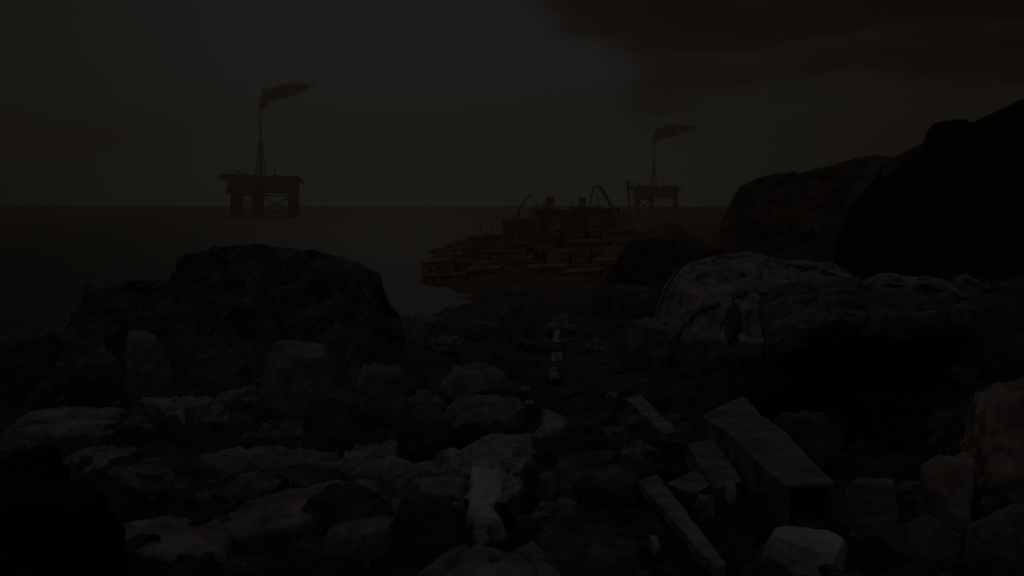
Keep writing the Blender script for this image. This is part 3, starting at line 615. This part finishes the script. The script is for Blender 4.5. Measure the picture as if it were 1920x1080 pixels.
# pale slab added in place of the bright strip of sky between the cliffs
qa = [at(a, b, 96) for a, b in ((1652, 290), (1632, 305), (1600, 348), (1582, 386), (1594, 390), (1616, 362), (1640, 336), (1658, 305))]
c0 = sum(qa) / 8; n8 = 8; vv = [q - c0 for q in qa] + [q - c0 + np.array((2.2, 6, -1.5)) for q in qa]
o = mesh('sky_gap_slab', vv, [tuple(range(8)), tuple(range(15, 7, -1))] + [((i + 1) % 8, i, 8 + i, 8 + (i + 1) % 8) for i in range(8)], M['pale_rock'], smooth=False); o.location = tuple(c0)
tag(o, 'pale slanting slab standing in for the bright sky gap between the brown cliff and the black cliff', 'rock slab')
B((1478, 1592, 490, 620, 50, M['pale_rock'], 103), 'rounded pale hump at the right end of the wide pale mound', 'mound', depth=.7, rough=.6)
o = ridge('mound', [(1560, 640), (1585, 585), (1612, 545), (1640, 524), (1700, 520), (1760, 530), (1800, 556), (1835, 600), (1850, 640)], 38, 7.5, 9, 8, M['pale_rock'], 61, amp=.6, strata=.1, fs=2.6, soft=1.7)
tag(o, 'grey mound on the roof of the cave, right of the pale hump', 'mound')
B((1362, 1398, 560, 622, 38, M['rock_far'], 107), 'black pointed rock in front of the wide pale mound', depth=.8, sub=4, sq=.95)
B((1100, 1290, 500, 660, 95, M['rock_far'], 109), 'dusky slope rock under the right end of the works', depth=.9, sub=6)
B((1150, 1290, 590, 700, 45, M['rock'], 111), 'blue-grey slab rock left below the wide pale mound', depth=.9, sub=6)
B((1285, 1500, 636, 770, 30, M['rock_far'], 113), 'dark rock left of the cave mouth', depth=.8, sub=6)
def cave():
    r = empty('cave', (0, 0, 0)); y = 30
    v = []; n = 130
    ys = np.linspace(27, 42, 80)
    for k, (dz) in enumerate((0, -1)):
        for yy in ys:
            for i in range(n + 1):
                t = i / n; px = 1440 + 440 * t; py = np.interp(px, (1440, 1500, 1560, 1760, 1830, 1880), (648, 616, 604, 601, 610, 640))
                a = at(px, py, 27); a = np.array([a[0] * (yy / 27) ** .9, yy, a[2]]); v.append(a + (0, 0, -.55 * (dz != 0)))
    v = np.array(v); v[:, 2] += .10 * fbm(v * .9, 4, 5) + .22 * facet(v * .8, 6) + .08 * facet(v * 2.2, 8); v[:, 1] += .12 * fbm(v * 1.5, 3, 7) + .25 * facet(v * .9, 9)
    m = n + 1; h = len(ys) * m; f = []
    for i in range(len(ys) - 1):
        for j in range(n): a = i * m + j; f += [(a, a + 1, a + m + 1, a + m), (h + a + m, h + a + m + 1, h + a + 1, h + a)]
    for j in range(n): f += [(h + j, h + j + 1, j + 1, j)]
    for i in range(len(ys) - 1): f += [(i * m, (i + 1) * m, h + (i + 1) * m, h + i * m), (h + i * m + n, h + (i + 1) * m + n, (i + 1) * m + n, i * m + n)]
    roof = mesh('roof', v, f, M['rock_far'], r)
    w = []; nn = 30
    for i in range(nn + 1):
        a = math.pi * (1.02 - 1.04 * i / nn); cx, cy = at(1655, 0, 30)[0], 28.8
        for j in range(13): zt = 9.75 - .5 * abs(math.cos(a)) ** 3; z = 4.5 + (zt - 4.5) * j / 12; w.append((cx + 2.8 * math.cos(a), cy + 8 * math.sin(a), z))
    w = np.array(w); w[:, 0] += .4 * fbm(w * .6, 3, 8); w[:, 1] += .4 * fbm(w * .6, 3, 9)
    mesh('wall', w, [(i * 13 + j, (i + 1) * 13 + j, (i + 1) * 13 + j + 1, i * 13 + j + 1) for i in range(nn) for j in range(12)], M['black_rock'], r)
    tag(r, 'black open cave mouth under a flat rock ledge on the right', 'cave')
cave()
B((1580, 1790, 730, 860, 22, M['black_rock'], 117), 'low black boulder lying in the cave mouth', depth=.7, sub=6)
B((1420, 1600, 760, 900, 19, M['rock_far'], 119), 'dark rock between the largest beam and the cave mouth', depth=.7)
B((1776, 2140, 655, 1010, 15, M['brown_rock'], 122), 'rounded brown rock wall at the right edge', depth=.7, sub=6, sq=.85, cuts=22, rough=1.4)
B((1838, 2140, 528, 720, 26, M['rock_far'], 123), 'dark rock sloping out of the right edge above the brown rock wall', depth=.8, sub=6, sq=.95, tilt=-14)
B((1730, 1850, 845, 1010, 14, M['brown_rock'], 125), 'brown angular boulder at the left foot of the brown rock wall', depth=.8)
B((1560, 1720, 885, 1040, 13.5, M['pale_rock'], 128), 'grey boulder right of the cut end of the largest beam', depth=.8, sub=6)
B((1690, 1850, 950, 1110, 12.2, M['rock'], 129), 'grey boulder at the bottom edge left of the corner rock', depth=.8)
B((1830, 2020, 940, 1120, 11.5, M['rock'], 131), 'dark grey rock in the lower right corner', depth=.8)

# ------------------------------------------------------------------ loose rubble
rs = random.Random(5); protos = []
for k in range(5):
    v, f = ICO[4 if k == 0 else 3]; q = v * (1, rs.uniform(.7, 1), rs.uniform(.5, .75)); d = .34 * facet(v * 1.3 + k * 7, 40 + k) + .10 * facet(v * 3 + k, 50 + k)
    q = q * (1 + d)[:, None]; m = bpy.data.meshes.new('stone'); m.from_pydata(q.tolist(), [], f); m.materials.append(M['rock'] if k < 3 else M['rock_far']); protos.append(m)
cnt = 0
while cnt < 285:
    y = 11 + 75 * rs.random() ** 1.6; x = rs.uniform(-.56, .56) * y * 1.02
    if abs(x - float(stream_x(y))) < .9: continue
    z = float(ground_z(np.array([[x, y, 0.]]))[0]); s = (.07 + .30 * rs.random() ** 2.5) * (1 + y * .04)
    o = bpy.data.objects.new('stone', protos[rs.randrange(5)]); C.objects.link(o); o.location = (x, y, z + s * .12); o.scale = (s, s, s * rs.uniform(.7, 1.1)); o.rotation_euler = (rs.uniform(-.3, .3), rs.uniform(-.3, .3), rs.uniform(0, 6.28))
    tag(o, 'small dark grey stone in the loose rubble scattered over the slope', 'stone', 'loose stones scattered over the slope'); cnt += 1

# ------------------------------------------------------------------ haze
hz = MB().box(-1900, 1900, -60, 1750, -6, 172).build('haze', volume_mat('haze', (.66, .56, .37), 9e-4, .55)); tag(hz, kind='stuff')
